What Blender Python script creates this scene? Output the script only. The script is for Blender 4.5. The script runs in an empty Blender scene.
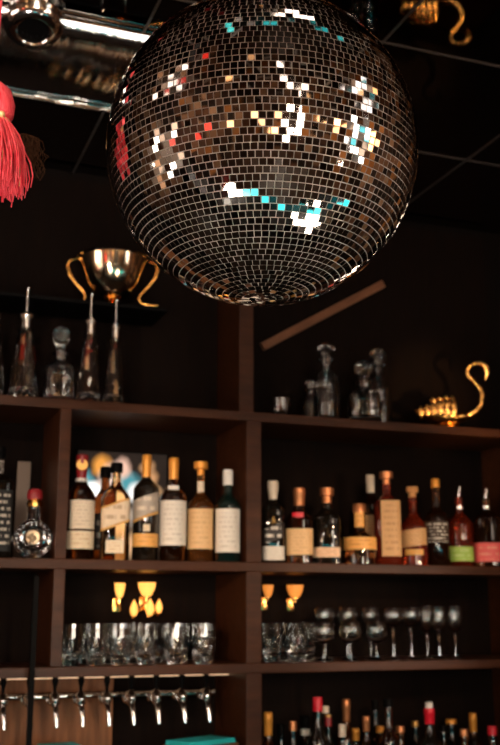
import bpy, bmesh, math, random
from mathutils import Vector, Matrix
random.seed(7)
PI = math.pi
S = bpy.context.scene
COL = S.collection

# ------------------------------------------------------------------ camera
CZ = 1.55
TH, PSI = math.radians(13.0), math.radians(20.5)
FPX = 745 * 50 / 36
cam = bpy.data.cameras.new('camera')
cam.sensor_fit = 'VERTICAL'; cam.sensor_height = 36; cam.lens = 50
cam.dof.use_dof = True; cam.dof.focus_distance = 1.5; cam.dof.aperture_fstop = 6.3
cam.clip_start = 0.02
camo = bpy.data.objects.new('camera', cam); COL.objects.link(camo)
camo.location = (0, 0, CZ); camo.rotation_euler = (PI / 2 + TH, 0, -PSI)
S.camera = camo
FW = Vector((math.sin(PSI) * math.cos(TH), math.cos(PSI) * math.cos(TH), math.sin(TH)))
RT = Vector((math.cos(PSI), -math.sin(PSI), 0))
UP = RT.cross(FW)

def ray(px, py): return FW + RT * ((px - 250) / FPX) + UP * ((372.5 - py) / FPX)
def at_y(px, py, Y):
    r = ray(px, py); p = r * (Y / r.y); return Vector((p.x, p.y, p.z + CZ))
def at_z(px, py, Z):
    r = ray(px, py); p = r * ((Z - CZ) / r.z); return Vector((p.x, p.y, p.z + CZ))
def px_size(p): return (Vector((p[0], p[1], p[2] - CZ))).dot(FW) / FPX   # metres per pixel at p

# ------------------------------------------------------------------ materials
def mat(name, col=(.5, .5, .5), rough=.5, metal=0., trans=0., ior=1.45, emit=None, es=0., coat=0., spec=None):
    m = bpy.data.materials.new(name); m.use_nodes = True
    b = m.node_tree.nodes['Principled BSDF']
    b.inputs['Base Color'].default_value = (*col, 1)
    b.inputs['Roughness'].default_value = rough
    b.inputs['Metallic'].default_value = metal
    b.inputs['Transmission Weight'].default_value = trans
    b.inputs['IOR'].default_value = ior
    b.inputs['Coat Weight'].default_value = coat
    if spec is not None: b.inputs['Specular IOR Level'].default_value = spec
    if emit:
        b.inputs['Emission Color'].default_value = (*emit, 1)
        b.inputs['Emission Strength'].default_value = es
    return m

def nodes(m): return m.node_tree.nodes, m.node_tree.links, m.node_tree.nodes['Principled BSDF']

def wood(name, c1, c2, rough=.42, scale=(3, 3, 3), coat=.0, spec=.25):
    m = mat(name, c1, rough, coat=coat, spec=spec); n, l, b = nodes(m)
    tc = n.new('ShaderNodeTexCoord'); mp = n.new('ShaderNodeMapping'); mp.inputs['Scale'].default_value = scale
    ns = n.new('ShaderNodeTexNoise'); ns.inputs['Scale'].default_value = 6; ns.inputs['Detail'].default_value = 6
    cr = n.new('ShaderNodeValToRGB')
    cr.color_ramp.elements[0].position = .3; cr.color_ramp.elements[0].color = (*c1, 1)
    cr.color_ramp.elements[1].position = .75; cr.color_ramp.elements[1].color = (*c2, 1)
    l.new(tc.outputs['Object'], mp.inputs['Vector']); l.new(mp.outputs[0], ns.inputs['Vector'])
    l.new(ns.outputs['Fac'], cr.inputs[0]); l.new(cr.outputs[0], b.inputs['Base Color'])
    return m

M = {}
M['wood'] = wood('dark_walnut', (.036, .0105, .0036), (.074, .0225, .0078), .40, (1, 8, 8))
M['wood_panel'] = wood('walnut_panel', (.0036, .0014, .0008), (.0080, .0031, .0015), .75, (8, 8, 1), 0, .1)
M['wood_light'] = wood('brown_batten', (.15, .06, .03), (.24, .10, .05), .5, (2, 8, 8))
M['room_wall'] = wood('brown_wall', (.20, .095, .055), (.32, .165, .10), .6, (4, 4, 1))
_n, _l, _b = nodes(M['room_wall'])
_t = _n.new('ShaderNodeTexCoord'); _v = _n.new('ShaderNodeTexVoronoi'); _v.distance = 'CHEBYCHEV'; _v.inputs['Scale'].default_value = 3.2
_s = _n.new('ShaderNodeSeparateColor'); _c = _n.new('ShaderNodeValToRGB'); _c.color_ramp.interpolation = 'CONSTANT'
for _k in range(3): _c.color_ramp.elements.new(.5)
for _e, (_p, _q) in zip(_c.color_ramp.elements, ((0, (.030, .016, .010)), (.42, (.10, .05, .03)), (.62, (.22, .11, .06)), (.80, (.45, .26, .15)), (.93, (.60, .24, .07)))):
    _e.position = _p; _e.color = (*_q, 1)
_l.new(_t.outputs['Object'], _v.inputs['Vector']); _l.new(_v.outputs['Color'], _s.inputs[0]); _l.new(_s.outputs[0], _c.inputs[0]); _l.new(_c.outputs[0], _b.inputs['Base Color'])
M['floor'] = wood('dark_floor', (.03, .018, .012), (.07, .04, .025), .35, (1, 6, 1))
M['counter'] = mat('black_counter', (.012, .010, .009), .25)
M['black'] = mat('black_metal', (.003, .0025, .0025), .55, spec=.06)
M['chrome'] = mat('chrome', (.82, .80, .78), .12, 1)
M['steel'] = mat('polished_steel', (.80, .77, .74), .17, 1)
_n, _l, _b = nodes(M['steel'])
_t = _n.new('ShaderNodeTexCoord'); _m = _n.new('ShaderNodeMapping'); _m.inputs['Scale'].default_value = (26, 2.0, 2.0)
_x = _n.new('ShaderNodeTexNoise'); _x.inputs['Scale'].default_value = 1.0; _x.inputs['Detail'].default_value = 3
_u = _n.new('ShaderNodeBump'); _u.inputs['Strength'].default_value = .5; _u.inputs['Distance'].default_value = .02
_l.new(_t.outputs['Object'], _m.inputs[0]); _l.new(_m.outputs[0], _x.inputs['Vector']); _l.new(_x.outputs['Fac'], _u.inputs['Height']); _l.new(_u.outputs[0], _b.inputs['Normal'])
M['brass'] = mat('polished_brass', (.92, .47, .13), .18, 1)
M['gold'] = mat('gold_foil', (.75, .42, .12), .35, .6)
M['mirror'] = mat('mirror_tile', (.86, .85, .84), .02, 1)
_n, _l, _b = nodes(M['mirror'])
_g = _n.new('ShaderNodeNewGeometry'); _r = _n.new('ShaderNodeValToRGB')
_r.color_ramp.elements[0].color = (.50, .47, .45, 1); _r.color_ramp.elements[1].color = (.92, .90, .88, 1)
_l.new(_g.outputs['Random Per Island'], _r.inputs[0]); _l.new(_r.outputs[0], _b.inputs['Base Color'])
M['grout'] = mat('silver_grout', (.40, .345, .315), .42, .4)
M['seam'] = mat('ceiling_seam', (.13, .11, .10), .35, .6)
M['clear'] = mat('clear_glass', (.97, .97, .96), .0, 0, 1, 1.66)
M['clear_thin'] = mat('thin_clear_glass', (.97, .97, .96), .0, 0, 1, 1.46)
M['amber'] = mat('amber_whisky_glass', (.50, .16, .03), .0, 0, 0.9, 1.62)
M['dark_amber'] = mat('dark_amber_glass', (.16, .045, .010), .0, 0, 0.95, 1.62)
M['dark'] = mat('dark_bottle_glass', (.025, .018, .012), .02, 0, .7, 1.62)
M['green'] = mat('dark_green_glass', (.02, .06, .05), .0, 0, .8, 1.62)
M['rum'] = mat('red_spirit_glass', (.55, .06, .02), .0, 0, 0.86, 1.62)
M['red'] = mat('red_plastic', (.70, .012, .03), .35)
M['red_dark'] = mat('dark_red_foil', (.28, .015, .02), .35)
M['cream'] = mat('cream_plastic', (.75, .62, .48), .5)
M['white'] = mat('white_plastic', (.80, .76, .70), .4)
M['cork'] = wood('cork', (.50, .22, .08), (.70, .36, .14), .7, (20, 20, 20))
M['orange'] = mat('orange_foil', (.80, .33, .05), .38, .3)
M['copper'] = mat('copper_foil', (.60, .24, .10), .35, .7)
M['teal'] = mat('teal_cloth', (.03, .60, .62), .45)
M['led'] = mat('warm_led_strip', (.9, .8, .7), .5, emit=(1, .58, .32), es=1.0)
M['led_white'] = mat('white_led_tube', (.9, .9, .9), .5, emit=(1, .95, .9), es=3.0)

def label_mat(name, base, ink, rows=7, wscale=14, cover=.5, margin=.14):
    """paper label printed with rows of small illegible type"""
    m = mat(name, base, .55); n, l, b = nodes(m)
    def math_(op, a=None, bb=None, v=None):
        x = n.new('ShaderNodeMath'); x.operation = op
        for i, s in enumerate((a, bb)):
            if s is None: continue
            if isinstance(s, (int, float)): x.inputs[i].default_value = s
            else: l.new(s, x.inputs[i])
        return x.outputs[0]
    tc = n.new('ShaderNodeTexCoord'); sp = n.new('ShaderNodeSeparateXYZ'); l.new(tc.outputs['Generated'], sp.inputs[0])
    zz = math_('MULTIPLY', sp.outputs[2], rows)
    fr = math_('FRACT', zz); fl = math_('FLOOR', zz)
    line = math_('LESS_THAN', fr, .42)
    cb = n.new('ShaderNodeCombineXYZ'); l.new(math_('MULTIPLY', sp.outputs[0], wscale), cb.inputs[0]); l.new(math_('MULTIPLY', fl, 3.7), cb.inputs[2])
    ns = n.new('ShaderNodeTexNoise'); ns.inputs['Scale'].default_value = 1; l.new(cb.outputs[0], ns.inputs['Vector'])
    word = math_('GREATER_THAN', ns.outputs['Fac'], .5)
    dx = math_('ABSOLUTE', math_('SUBTRACT', sp.outputs[0], .5)); ins = math_('LESS_THAN', dx, .5 - margin)
    dz = math_('ABSOLUTE', math_('SUBTRACT', sp.outputs[2], .5)); inz = math_('LESS_THAN', dz, .5 - margin * .6)
    msk = math_('MULTIPLY', math_('MULTIPLY', math_('MULTIPLY', math_('MULTIPLY', line, word), ins), inz), cover)
    mx = n.new('ShaderNodeMix'); mx.data_type = 'RGBA'
    l.new(msk, mx.inputs['Factor']); mx.inputs['A'].default_value = (*base, 1); mx.inputs['B'].default_value = (*ink, 1)
    l.new(mx.outputs['Result'], b.inputs['Base Color'])
    return m

L = {}
L['cream'] = label_mat('cream_label', (.80, .66, .50), (.25, .13, .06), 8, 14, .3)
L['cream2'] = label_mat('cream_lower_label', (.82, .66, .46), (.55, .30, .10), 4)
L['white'] = label_mat('white_label', (.80, .72, .62), (.20, .12, .08), 9, 14, .3)
L['tan'] = label_mat('tan_label', (.80, .50, .24), (.35, .15, .05), 8, 14, .3)
L['gold'] = label_mat('gold_label', (.72, .38, .10), (.35, .14, .03), 4)
L['peach'] = label_mat('peach_label', (.85, .56, .36), (.45, .2, .08), 4)
L['kraft'] = label_mat('kraft_label', (.62, .36, .16), (.30, .13, .04), 9)
L['black'] = label_mat('black_label', (.012, .011, .010), (.70, .62, .52), 9, 9, .9, .1)
L['slate'] = label_mat('slate_label', (.46, .38, .31), (.82, .70, .55), 3, 16, .8)
L['dark'] = label_mat('dark_slanted_label', (.03, .022, .018), (.80, .72, .62), 3, 16, .9)
L['green'] = label_mat('green_label', (.36, .55, .10), (.70, .80, .40), 3)
L['pink'] = label_mat('pink_red_label', (.85, .13, .12), (.95, .50, .35), 3)
L['amber'] = label_mat('amber_label', (.85, .42, .11), (.5, .2, .05), 3)
L['pale'] = label_mat('pale_slanted_label', (.78, .60, .42), (.35, .2, .1), 3, 16, .6)
L['marks'] = label_mat('white_print', (.05, .03, .02), (.75, .70, .62), 6, 10, .9, .05)

# ------------------------------------------------------------------ mesh helpers
def obj(name, bm, m, parent=None, smooth=True, loc=None):
    me = bpy.data.meshes.new(name)
    bmesh.ops.recalc_face_normals(bm, faces=bm.faces[:])
    bm.to_mesh(me); bm.free()
    if smooth:
        for p in me.polygons: p.use_smooth = True
        try: me.set_sharp_from_angle(angle=math.radians(38))
        except Exception: pass
    for mm in (m if isinstance(m, (list, tuple)) else [m]): me.materials.append(mm)
    o = bpy.data.objects.new(name, me); COL.objects.link(o)
    if parent is not None: o.parent = parent
    if loc is not None: o.location = loc
    return o

def tag(o, label, cat, group=None):
    o['label'] = label; o['category'] = cat
    if group: o['group'] = group
    return o
def thing(name, label, cat, loc=(0, 0, 0), rz=0, group=None):
    o = bpy.data.objects.new(name, None); COL.objects.link(o)
    o.empty_display_size = .02
    o.location = loc; o.rotation_euler = (0, 0, rz)
    return tag(o, label, cat, group)
def struct(name, bm, m, parent=None, smooth=False):
    o = obj(name, bm, m, parent, smooth)
    if parent is None: o['kind'] = 'structure'
    return o

def box(bm, x0, x1, y0, y1, z0, z1, bev=0.):
    r = bmesh.ops.create_cube(bm, size=1)
    vs = r['verts']
    for v in vs:
        v.co = Vector(((x0 + x1) / 2 + v.co.x * (x1 - x0), (y0 + y1) / 2 + v.co.y * (y1 - y0), (z0 + z1) / 2 + v.co.z * (z1 - z0)))
    if bev > 0:
        es = list({e for v in vs for e in v.link_edges})
        bmesh.ops.bevel(bm, geom=es, offset=bev, segments=2, affect='EDGES', profile=.6)
    return bm
def BM(): return bmesh.new()

def sq_r(t, p):
    if p <= 2.01: return 1.
    return 1. / (abs(math.cos(t)) ** p + abs(math.sin(t)) ** p) ** (1 / p)

def lathe(bm, prof, seg=28, sx=1., sy=1., off=(0, 0, 0), facet=0):
    """prof: (r, z[, p]) rows; p = squareness exponent. r=0 rows close the form."""
    rings = []
    for q in prof:
        r, z = q[0], q[1]; p = q[2] if len(q) > 2 else 2
        if r < 1e-6:
            rings.append([bm.verts.new((off[0], off[1], z + off[2]))])
        else:
            ring = []
            for k in range(seg):
                t = 2 * PI * (k + .5) / seg
                rr = r * sq_r(t, p)
                if facet and k % 2: rr *= 1 - facet
                ring.append(bm.verts.new((off[0] + rr * math.cos(t) * sx, off[1] + rr * math.sin(t) * sy, z + off[2])))
            rings.append(ring)
    for a, b in zip(rings, rings[1:]):
        if len(a) == 1 and len(b) == 1: continue
        for k in range(seg):
            k2 = (k + 1) % seg
            if len(a) == 1: bm.faces.new((a[0], b[k], b[k2]))
            elif len(b) == 1: bm.faces.new((a[k], a[k2], b[0]))
            else: bm.faces.new((a[k], a[k2], b[k2], b[k]))
    return bm

def tube(bm, pts, rad, seg=10, closed=False, caps=True):
    pts = [Vector(p) for p in pts]; n = len(pts)
    rads = rad if isinstance(rad, (list, tuple)) else [rad] * n
    rings = []; prevN = None
    for i, p in enumerate(pts):
        if closed: t = (pts[(i + 1) % n] - pts[i - 1]).normalized()
        else: t = (pts[min(i + 1, n - 1)] - pts[max(i - 1, 0)]).normalized()
        if prevN is None:
            a = Vector((0, 0, 1)) if abs(t.z) < .9 else Vector((1, 0, 0))
            nn = t.cross(a).normalized()
        else:
            nn = (prevN - t * prevN.dot(t)).normalized()
        prevN = nn; bb = t.cross(nn)
        rings.append([bm.verts.new(p + (nn * math.cos(2 * PI * k / seg) + bb * math.sin(2 * PI * k / seg)) * rads[i]) for k in range(seg)])
    for i in range(n if closed else n - 1):
        a, b = rings[i], rings[(i + 1) % n]
        for k in range(seg):
            k2 = (k + 1) % seg; bm.faces.new((a[k], a[k2], b[k2], b[k]))
    if caps and not closed:
        bm.faces.new(rings[0]); bm.faces.new(rings[-1][::-1])
    return bm

def ball(bm, c, r, u=16, v=10, s=(1, 1, 1)):
    bmesh.ops.create_uvsphere(bm, u_segments=u, v_segments=v, radius=r, matrix=Matrix.Translation(Vector(c)) @ Matrix.Diagonal((*s, 1)))
    return bm

def patch(bm, R, z0, z1, a0, a1, p=2., slope=0., sy=1., lift=.0008, seg=14, zr=None):
    """thin paper wrapped on the front (-Y) of a bottle between angles a0..a1 (radians from the front)"""
    out, inn = [], []
    for i in range(seg + 1):
        a = a0 + (a1 - a0) * i / seg
        t = -PI / 2 + a
        rr = R * sq_r(t, p)
        dz = slope * R * math.sin(a)
        for lst, e in ((out, lift), (inn, .0002)):
            x, y = (rr + e) * math.cos(t), (rr * sy + e) * math.sin(t)
            lst.append((bm.verts.new((x, y, z0 + dz)), bm.verts.new((x, y, z1 + dz))))
    for i in range(seg):
        bm.faces.new((out[i][0], out[i + 1][0], out[i + 1][1], out[i][1]))
        bm.faces.new((inn[i][1], inn[i + 1][1], inn[i + 1][0], inn[i][0]))
        bm.faces.new((out[i][1], out[i + 1][1], inn[i + 1][1], inn[i][1]))
        bm.faces.new((out[i + 1][0], out[i][0], inn[i][0], inn[i + 1][0]))
    for i in (0, seg):
        bm.faces.new((out[i][0], out[i][1], inn[i][1], inn[i][0]))
    return bm

def face_cam(X, Y): return -math.atan2(X, Y)

# ------------------------------------------------------------------ heights of the place
YF, YB = 2.90, 3.20          # shelf front and back wall
Z1, Z2, Z3, ZC = CZ + .592, CZ + .142, CZ - .146, .97   # heights things rest at
GAP = .0006
TK = .028
ZCEIL = CZ + 1.42
X0, X1 = -.45, 2.14
RX0, RX1, RY0 = -2.3, 3.3, -3.2

# ------------------------------------------------------------------ room shell
struct('floor', box(BM(), RX0, RX1, RY0, YB + .1, -.1, 0), M['floor'])
cmat = mat('mirrored_black_ceiling', (.30, .27, .255), .035, 1)
struct('ceiling', box(BM(), RX0, RX1, RY0, YB + .1, ZCEIL, ZCEIL + .1), cmat)
bm = BM()
for k in range(-8, 3):
    y = 2.66 + .54 * k
    if y < YB: box(bm, RX0, RX1, y - .0025, y + .0025, ZCEIL - .0025, ZCEIL - .0002)
for k in range(-4, 5):
    x = .57 + .585 * k
    if RX0 < x < RX1: box(bm, x - .0025, x + .0025, RY0, YB, ZCEIL - .0035, ZCEIL - .0003)
struct('trim_1', bm, M['seam'])
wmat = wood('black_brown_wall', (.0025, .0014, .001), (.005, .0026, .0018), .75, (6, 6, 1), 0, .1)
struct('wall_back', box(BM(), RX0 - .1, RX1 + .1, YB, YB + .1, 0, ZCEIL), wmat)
# left / right walls with openings for the unseen glowing windows, front wall behind the viewer
def wall_with_opening(name, x0, x1, ya, yb, za, zb):
    bm = BM()
    box(bm, x0, x1, RY0, ya, 0, ZCEIL); box(bm, x0, x1, yb, YB, 0, ZCEIL)
    box(bm, x0, x1, ya, yb, 0, za); box(bm, x0, x1, ya, yb, zb, ZCEIL)
    struct(name, bm, M['room_wall'])
WL = (.75, 2.35, 1.25, 2.45)
WR = (-1.9, -.3, 1.55, 2.85)
wall_with_opening('wall_left', RX0 - .1, RX0, *WL)
wall_with_opening('wall_right', RX1, RX1 + .1, *WR)
WF = (-.10, 1.10, 1.50, 2.55)
bm = BM(); box(bm, RX0 - .1, WF[0], RY0 - .1, RY0, 0, ZCEIL); box(bm, WF[1], RX1 + .1, RY0 - .1, RY0, 0, ZCEIL)
box(bm, WF[0], WF[1], RY0 - .1, RY0, 0, WF[2]); box(bm, WF[0], WF[1], RY0 - .1, RY0, WF[3], ZCEIL)
struct('wall_front', bm, M['room_wall'])
def glow_cell_pane(name, seed, cols, strength):  # invented glowing cells that give the ball tiles varied light to mirror
    m = mat(name, (.3, .3, .3), .2); n, l, b = nodes(m)
    tc = n.new('ShaderNodeTexCoord'); mp = n.new('ShaderNodeMapping'); mp.inputs['Location'].default_value = (seed, seed * .7, seed * 1.3)
    vo = n.new('ShaderNodeTexVoronoi'); vo.inputs['Scale'].default_value = 5.5; vo.distance = 'CHEBYCHEV'
    sp = n.new('ShaderNodeSeparateColor'); cr = n.new('ShaderNodeValToRGB'); cr.color_ramp.interpolation = 'CONSTANT'
    while len(cr.color_ramp.elements) < len(cols): cr.color_ramp.elements.new(.5)
    for k, (p_, c) in enumerate(cols): cr.color_ramp.elements[k].position = p_; cr.color_ramp.elements[k].color = (*c, 1)
    l.new(tc.outputs['Object'], mp.inputs[0]); l.new(mp.outputs[0], vo.inputs['Vector']); l.new(vo.outputs['Color'], sp.inputs[0])
    l.new(sp.outputs[0], cr.inputs[0]); l.new(cr.outputs[0], b.inputs['Emission Color']); b.inputs['Emission Strength'].default_value = strength
    return m
M['day1'] = glow_cell_pane('window_view_of_lit_street', 1.3, [(0, (.05, .025, .012)), (.38, (.35, .16, .07)), (.55, (.55, .36, .24)), (.70, (3.5, 3.1, 2.7)), (.92, (.8, .05, .03))], 2.6)
M['day2'] = glow_cell_pane('window_view_of_sky', 4.1, [(0, (.04, .03, .025)), (.32, (.05, .42, .46)), (.5, (.45, .30, .2)), (.62, (3, 2.85, 2.7))], 2.6)
M['day3'] = M['day2']
def window(name, x, inner, w, m, teal=False):
    ya, yb, za, zb = w
    f = BM(); t = .05
    x0, x1 = sorted((x, x + inner * .07))
    box(f, x0, x1, ya, ya + t, za, zb); box(f, x0, x1, yb - t, yb, za, zb)
    box(f, x0, x1, ya, yb, za, za + t); box(f, x0, x1, ya, yb, zb - t, zb)
    box(f, x0, x1, (ya + yb) / 2 - .02, (ya + yb) / 2 + .02, za, zb)
    fo = struct(name, f, M['wood'])
    xm = (x0 + x1) / 2; ym = (ya + yb) / 2
    obj('pane', box(BM(), xm - .004, xm + .004, ya + t, ym - .02, za + t, zb - t), m, fo)
    obj('pane', box(BM(), xm - .004, xm + .004, ym + .02, yb - t, za + t, zb - t), M['day3'] if teal else m, fo)
M['day4'] = mat('bright_daylit_pane', (.5, .5, .5), .3, emit=(1, .84, .68), es=20)
def front_window(name, w):
    xa, xb, za, zb = w; t = .05; f = BM(); y0, y1 = RY0 - .07, RY0
    box(f, xa, xa + t, y0, y1, za, zb); box(f, xb - t, xb, y0, y1, za, zb); box(f, xa, xb, y0, y1, za, za + t); box(f, xa, xb, y0, y1, zb - t, zb)
    n = 3; wd_ = (xb - xa) / n
    for k in range(1, n): box(f, xa + wd_ * k - .06, xa + wd_ * k + .06, y0, y1, za, zb)
    fo = struct(name, f, M['wood'])
    for k in range(n): obj('pane', box(BM(), xa + wd_ * k + .061, xa + wd_ * (k + 1) - .061, y0 + .03, y0 + .036, za + t, zb - t), M['day4'], fo)
front_window('window_3', WF)  # unseen window added for key light and streaks on the glassware
window('window_1', RX0, -1, WL, M['day1'])
window('window_2', RX1, 1, WR, M['day2'], True)

# ------------------------------------------------------------------ back bar shelving
sh = thing('back_bar_shelving', 'dark brown wooden back bar shelving holding bottles and glassware against the wall', 'shelf', ((X0 + X1) / 2, YB, ZC))
def sobj(name, bm, m, label=None):
    o = obj(name, bm, m, sh, smooth=False, loc=None)
    o.matrix_parent_inverse = Matrix.Translation(-Vector(sh.location))
    if label: o['label'] = label
    return o
UPX = [(.510, .541), (1.075, 1.122), (2.085, 2.13)]
for z, n in ((Z1, 0), (Z2, 1), (Z3, 2)):
    sobj('shelf_board', box(BM(), X0, X1, YF, YB - .012, z - TK, z - GAP, .002), M['wood'])
for (a, b) in UPX:
    top = Z1 + .55 if a > 1 else Z1 - TK
    for (z0, z1) in ((ZC, Z3 - TK), (Z3, Z2 - TK), (Z2, Z1 - TK)) + (((Z1, ZCEIL - .02),) if 1 < a < 1.5 else ()):
        if a < 1 and z1 < Z3: continue
        y0 = YF + .004 if z0 < Z1 else YF + .07
        sobj('upright', box(BM(), a, b, y0, YB - .012, z0, z1, .0015), M['wood'])
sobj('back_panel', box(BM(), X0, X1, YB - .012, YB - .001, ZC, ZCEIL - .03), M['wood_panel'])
zl = at_y(120, 676, 3.06).z
sobj('light_strip', tube(BM(), [(X0 + .01, 3.06, zl), (1.0745, 3.06, zl)], .0035, 8), M['led'], 'thin warm glowing rod behind the tap levers')  # metal rail whose reflected light is put in as emission
cn = obj('back_bar_counter', box(BM(), X0, X1, YF - .28, YB - .001, ZC - .05, ZC - GAP, .004), M['counter'], smooth=False)
tag(cn, 'black worktop under the shelving carrying the lowest row of bottles', 'counter')
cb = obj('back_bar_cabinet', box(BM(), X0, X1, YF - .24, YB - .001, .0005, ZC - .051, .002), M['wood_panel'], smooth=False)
tag(cb, 'dark wooden base cabinet below the back bar worktop', 'cabinet')
# slim black post in front of the shelf
p = at_y(33.5, 640, YF - .03)
post = BM(); box(post, -.007, .007, -.007, .007, ZC, Z2 - .05)
box(post, -.011, .011, -.011, .011, ZC, ZC + .012)
po = obj('support_post', post, M['black'], smooth=False, loc=(p.x, YF - .03, 0))
tag(po, 'slim black metal post standing in front of the taps and lower shelf', 'post')
# diagonal batten on the wall
a, b = at_y(262, 347, YB - .02), at_y(383, 284, YB - .02)
d = (b - a); ln = d.length; ang = math.atan2(d.z, d.x)
bt = obj('wooden_batten', box(BM(), 0, ln, -.008, .0075, -.014, .014, .001), M['wood_light'], smooth=False, loc=a)
bt.rotation_euler = (0, -ang, 0)
tag(bt, 'sloping brown wooden batten fixed to the dark wall beneath the mirror ball', 'batten')

# ------------------------------------------------------------------ mirror ball
BC = Vector((.560, 1.4424, CZ + .7224)); BR = .25
mb = thing('disco_ball', 'large silver mirror ball hanging from the ceiling above the bar', 'disco ball', BC)
bm = BM(); ball(bm, (0, 0, 0), BR - .0028, 96, 64)
obj('ball_core', bm, M['grout'], mb)
bm = BM(); rows = 74
rng = random.Random(11)
dl = PI / rows
ROT = .35
sheet = {}
for i in range(rows):
    lat = -PI / 2 + (i + .5) * dl
    n = max(5, round(2 * PI * math.cos(lat) / (dl * 1.02)))
    ph = rng.random() * 2 * PI / n
    sk = i // 3
    for j in range(n):
        lon = ph + 2 * PI * j / n
        key = (sk, int((lon % (2 * PI)) / (2 * PI) * max(2, n // 4)))
        if key not in sheet: sheet[key] = (rng.gauss(0, .028), rng.gauss(0, .028))
        nrm = Vector((math.cos(lat) * math.cos(lon), math.cos(lat) * math.sin(lon), math.sin(lat)))
        e = Vector((-math.sin(lon), math.cos(lon), 0)); u = nrm.cross(e)
        c = nrm * (BR - .0008)
        tl = sheet[key]; tx, ty = tl[0] + rng.gauss(0, .026), tl[1] + rng.gauss(0, .026)
        e2 = (e + nrm * tx).normalized(); u2 = (u + nrm * ty).normalized()
        g = .00060 + rng.random() * .0003
        hw = BR * math.cos(lat) * PI / n - g; hh = BR * dl / 2 - g
        if hw < .001: continue
        tp = [bm.verts.new(c + e2 * sx * hw + u2 * sy * hh) for sx, sy in ((-1, -1), (1, -1), (1, 1), (-1, 1))]
        bt_ = [bm.verts.new(v.co - nrm * .0035) for v in tp]
        bm.faces.new(tp)
        for k in range(4): bm.faces.new((tp[k], bt_[k], bt_[(k + 1) % 4], tp[(k + 1) % 4]))
t_ = obj('mirror_tiles', bm, M['mirror'], mb, smooth=False)
bm = BM(); lathe(bm, [(0, .246), (.030, .246), (.030, .262), (.012, .266), (.012, .275), (0, .276)], 20); obj('cap', bm, M['chrome'], mb)
bm = BM()
zt = ZCEIL - BC.z - .002; z = .272; k = 0
while z < zt - .005:
    pts = []
    for q in range(14):
        a = 2 * PI * q / 14; x_, z_ = .007 * math.cos(a), .013 * math.sin(a)
        pts.append((x_ if k % 2 else 0, 0 if k % 2 else x_, z + .011 + z_))
    tube(bm, pts, .0022, 6, True); z += .0205; k += 1
obj('chain', bm, M['chrome'], mb)
bm = BM(); lathe(bm, [(0, zt - .03), (.03, zt - .03), (.045, zt), (0, zt)], 20); obj('ceiling_mount', bm, M['black'], mb)

# ------------------------------------------------------------------ ceiling duct with downlight opening
yc, hwid, dep, xe = 2.474, .186, .056, .80
zc = ZCEIL - .002
dt = thing('ceiling_duct', 'polished steel curved duct with an oval opening running under the mirrored ceiling', 'duct', (.3, yc, zc))
bm = BM(); seg = 26; xs = [-.75 + .12 * k for k in range(13)] + [xe]
rings = []
for x in xs:
    ring = []
    for k in range(seg + 1):
        t = PI * k / seg
        ring.append(bm.verts.new((x - .3, -hwid * math.cos(t), -dep * max(.001, math.sin(t)) ** .8 * (1 + .03 * math.sin(x * 23)))))
    rings.append(ring)
for r0, r1 in zip(rings, rings[1:]):
    for k in range(seg): bm.faces.new((r0[k], r0[k + 1], r1[k + 1], r1[k]))
bm.faces.new(rings[0]); bm.faces.new(rings[-1][::-1])
obj('casing', bm, M['steel'], dt)
bm = BM()
for s in (-1, 1): box(bm, -1.05, xe - .3, s * (hwid + .006) - .006, s * (hwid + .006) + .006, -.012, -.0005, .002)
n0 = len(bm.verts)
for k in range(12):
    box(bm, -1.05 + .1295 * k, -1.05 + .1295 * (k + 1) - .001, hwid - .004, hwid + .002, -.036 - .002 * (k % 2), -.010, .001)
for v in list(bm.verts)[n0:]: v.co.y += (-.010 - v.co.z) * math.tan(math.radians(18))  # far lip added and tilted to catch window light as a bright edge
obj('edge_flange', bm, M['chrome'], dt)
tb = obj('light_tube', tube(BM(), [(-1.05, -hwid * .985, -.016), (xe - .31, -hwid * .985, -.016)], .0032, 10), M['led_white'], dt)  # glow added for the bright band on the duct's near edge
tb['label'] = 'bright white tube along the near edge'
h = at_z(33, 29, zc - .045)
hx, hy = h.x - .3, h.y - yc
def tilt(bm):
    bmesh.ops.transform(bm, verts=bm.verts[:], matrix=Matrix.Translation((hx, hy, -.030)) @ Matrix.Rotation(math.radians(-17), 4, 'X')); return bm
bm = BM(); lathe(bm, [(.076, .004), (.070, -.012), (.060, -.024), (.048, -.029), (.041, -.029), (.0385, -.026), (.0385, -.012)], 36)
cl = obj('collar', tilt(bm), M['chrome'], dt); cl['label'] = 'rounded chrome collar around the oval opening'
bm = BM(); lathe(bm, [(0, -.020), (.038, -.020), (.038, -.008), (0, -.008)], 30)
for q in range(5): ball(bm, (-.024 + .012 * q, .022 - .003 * abs(q - 2), -.021), .0025, 8, 6)
op = obj('opening', tilt(bm), M['black'], dt); op['label'] = 'dark recess of the duct opening'

# ------------------------------------------------------------------ red tassel
p0 = at_y(-6, 84, 1.62)
ts = thing('red_tassel', 'bright red fringed tassel hanging from the ceiling beside the mirror ball', 'tassel', p0)
mr = wood('red_silk', (.70, .015, .035), (.95, .15, .17), .5, (60, 60, 6))
mg = mat('gold_cord', (.85, .55, .25), .4, .3)
s1 = px_size(p0)
hd = BM(); lathe(hd, [(0, .004), (.012, .003), (18 * s1, -8 * s1), (22 * s1, -22 * s1), (21 * s1, -34 * s1), (14 * s1, -43 * s1), (0, -44 * s1)], 28)
obj('knot_head', hd, mr, ts)
obj('cord', tube(BM(), [(0, 0, 0), (.002, 0, .2), (0, 0, ZCEIL - p0.z - .001)], .004, 8), mr, ts)
cd = BM(); tube(cd, [(17 * s1 * math.cos(a) * 1.0, 17 * s1 * math.sin(a), -42 * s1) for a in [2 * PI * k / 20 for k in range(20)]], .0035, 8, True)
ball(cd, (.012, -15.5 * s1, -39 * s1), .006); obj('binding', cd, mg, ts)['label'] = 'gold cord tied round the neck'
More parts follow.
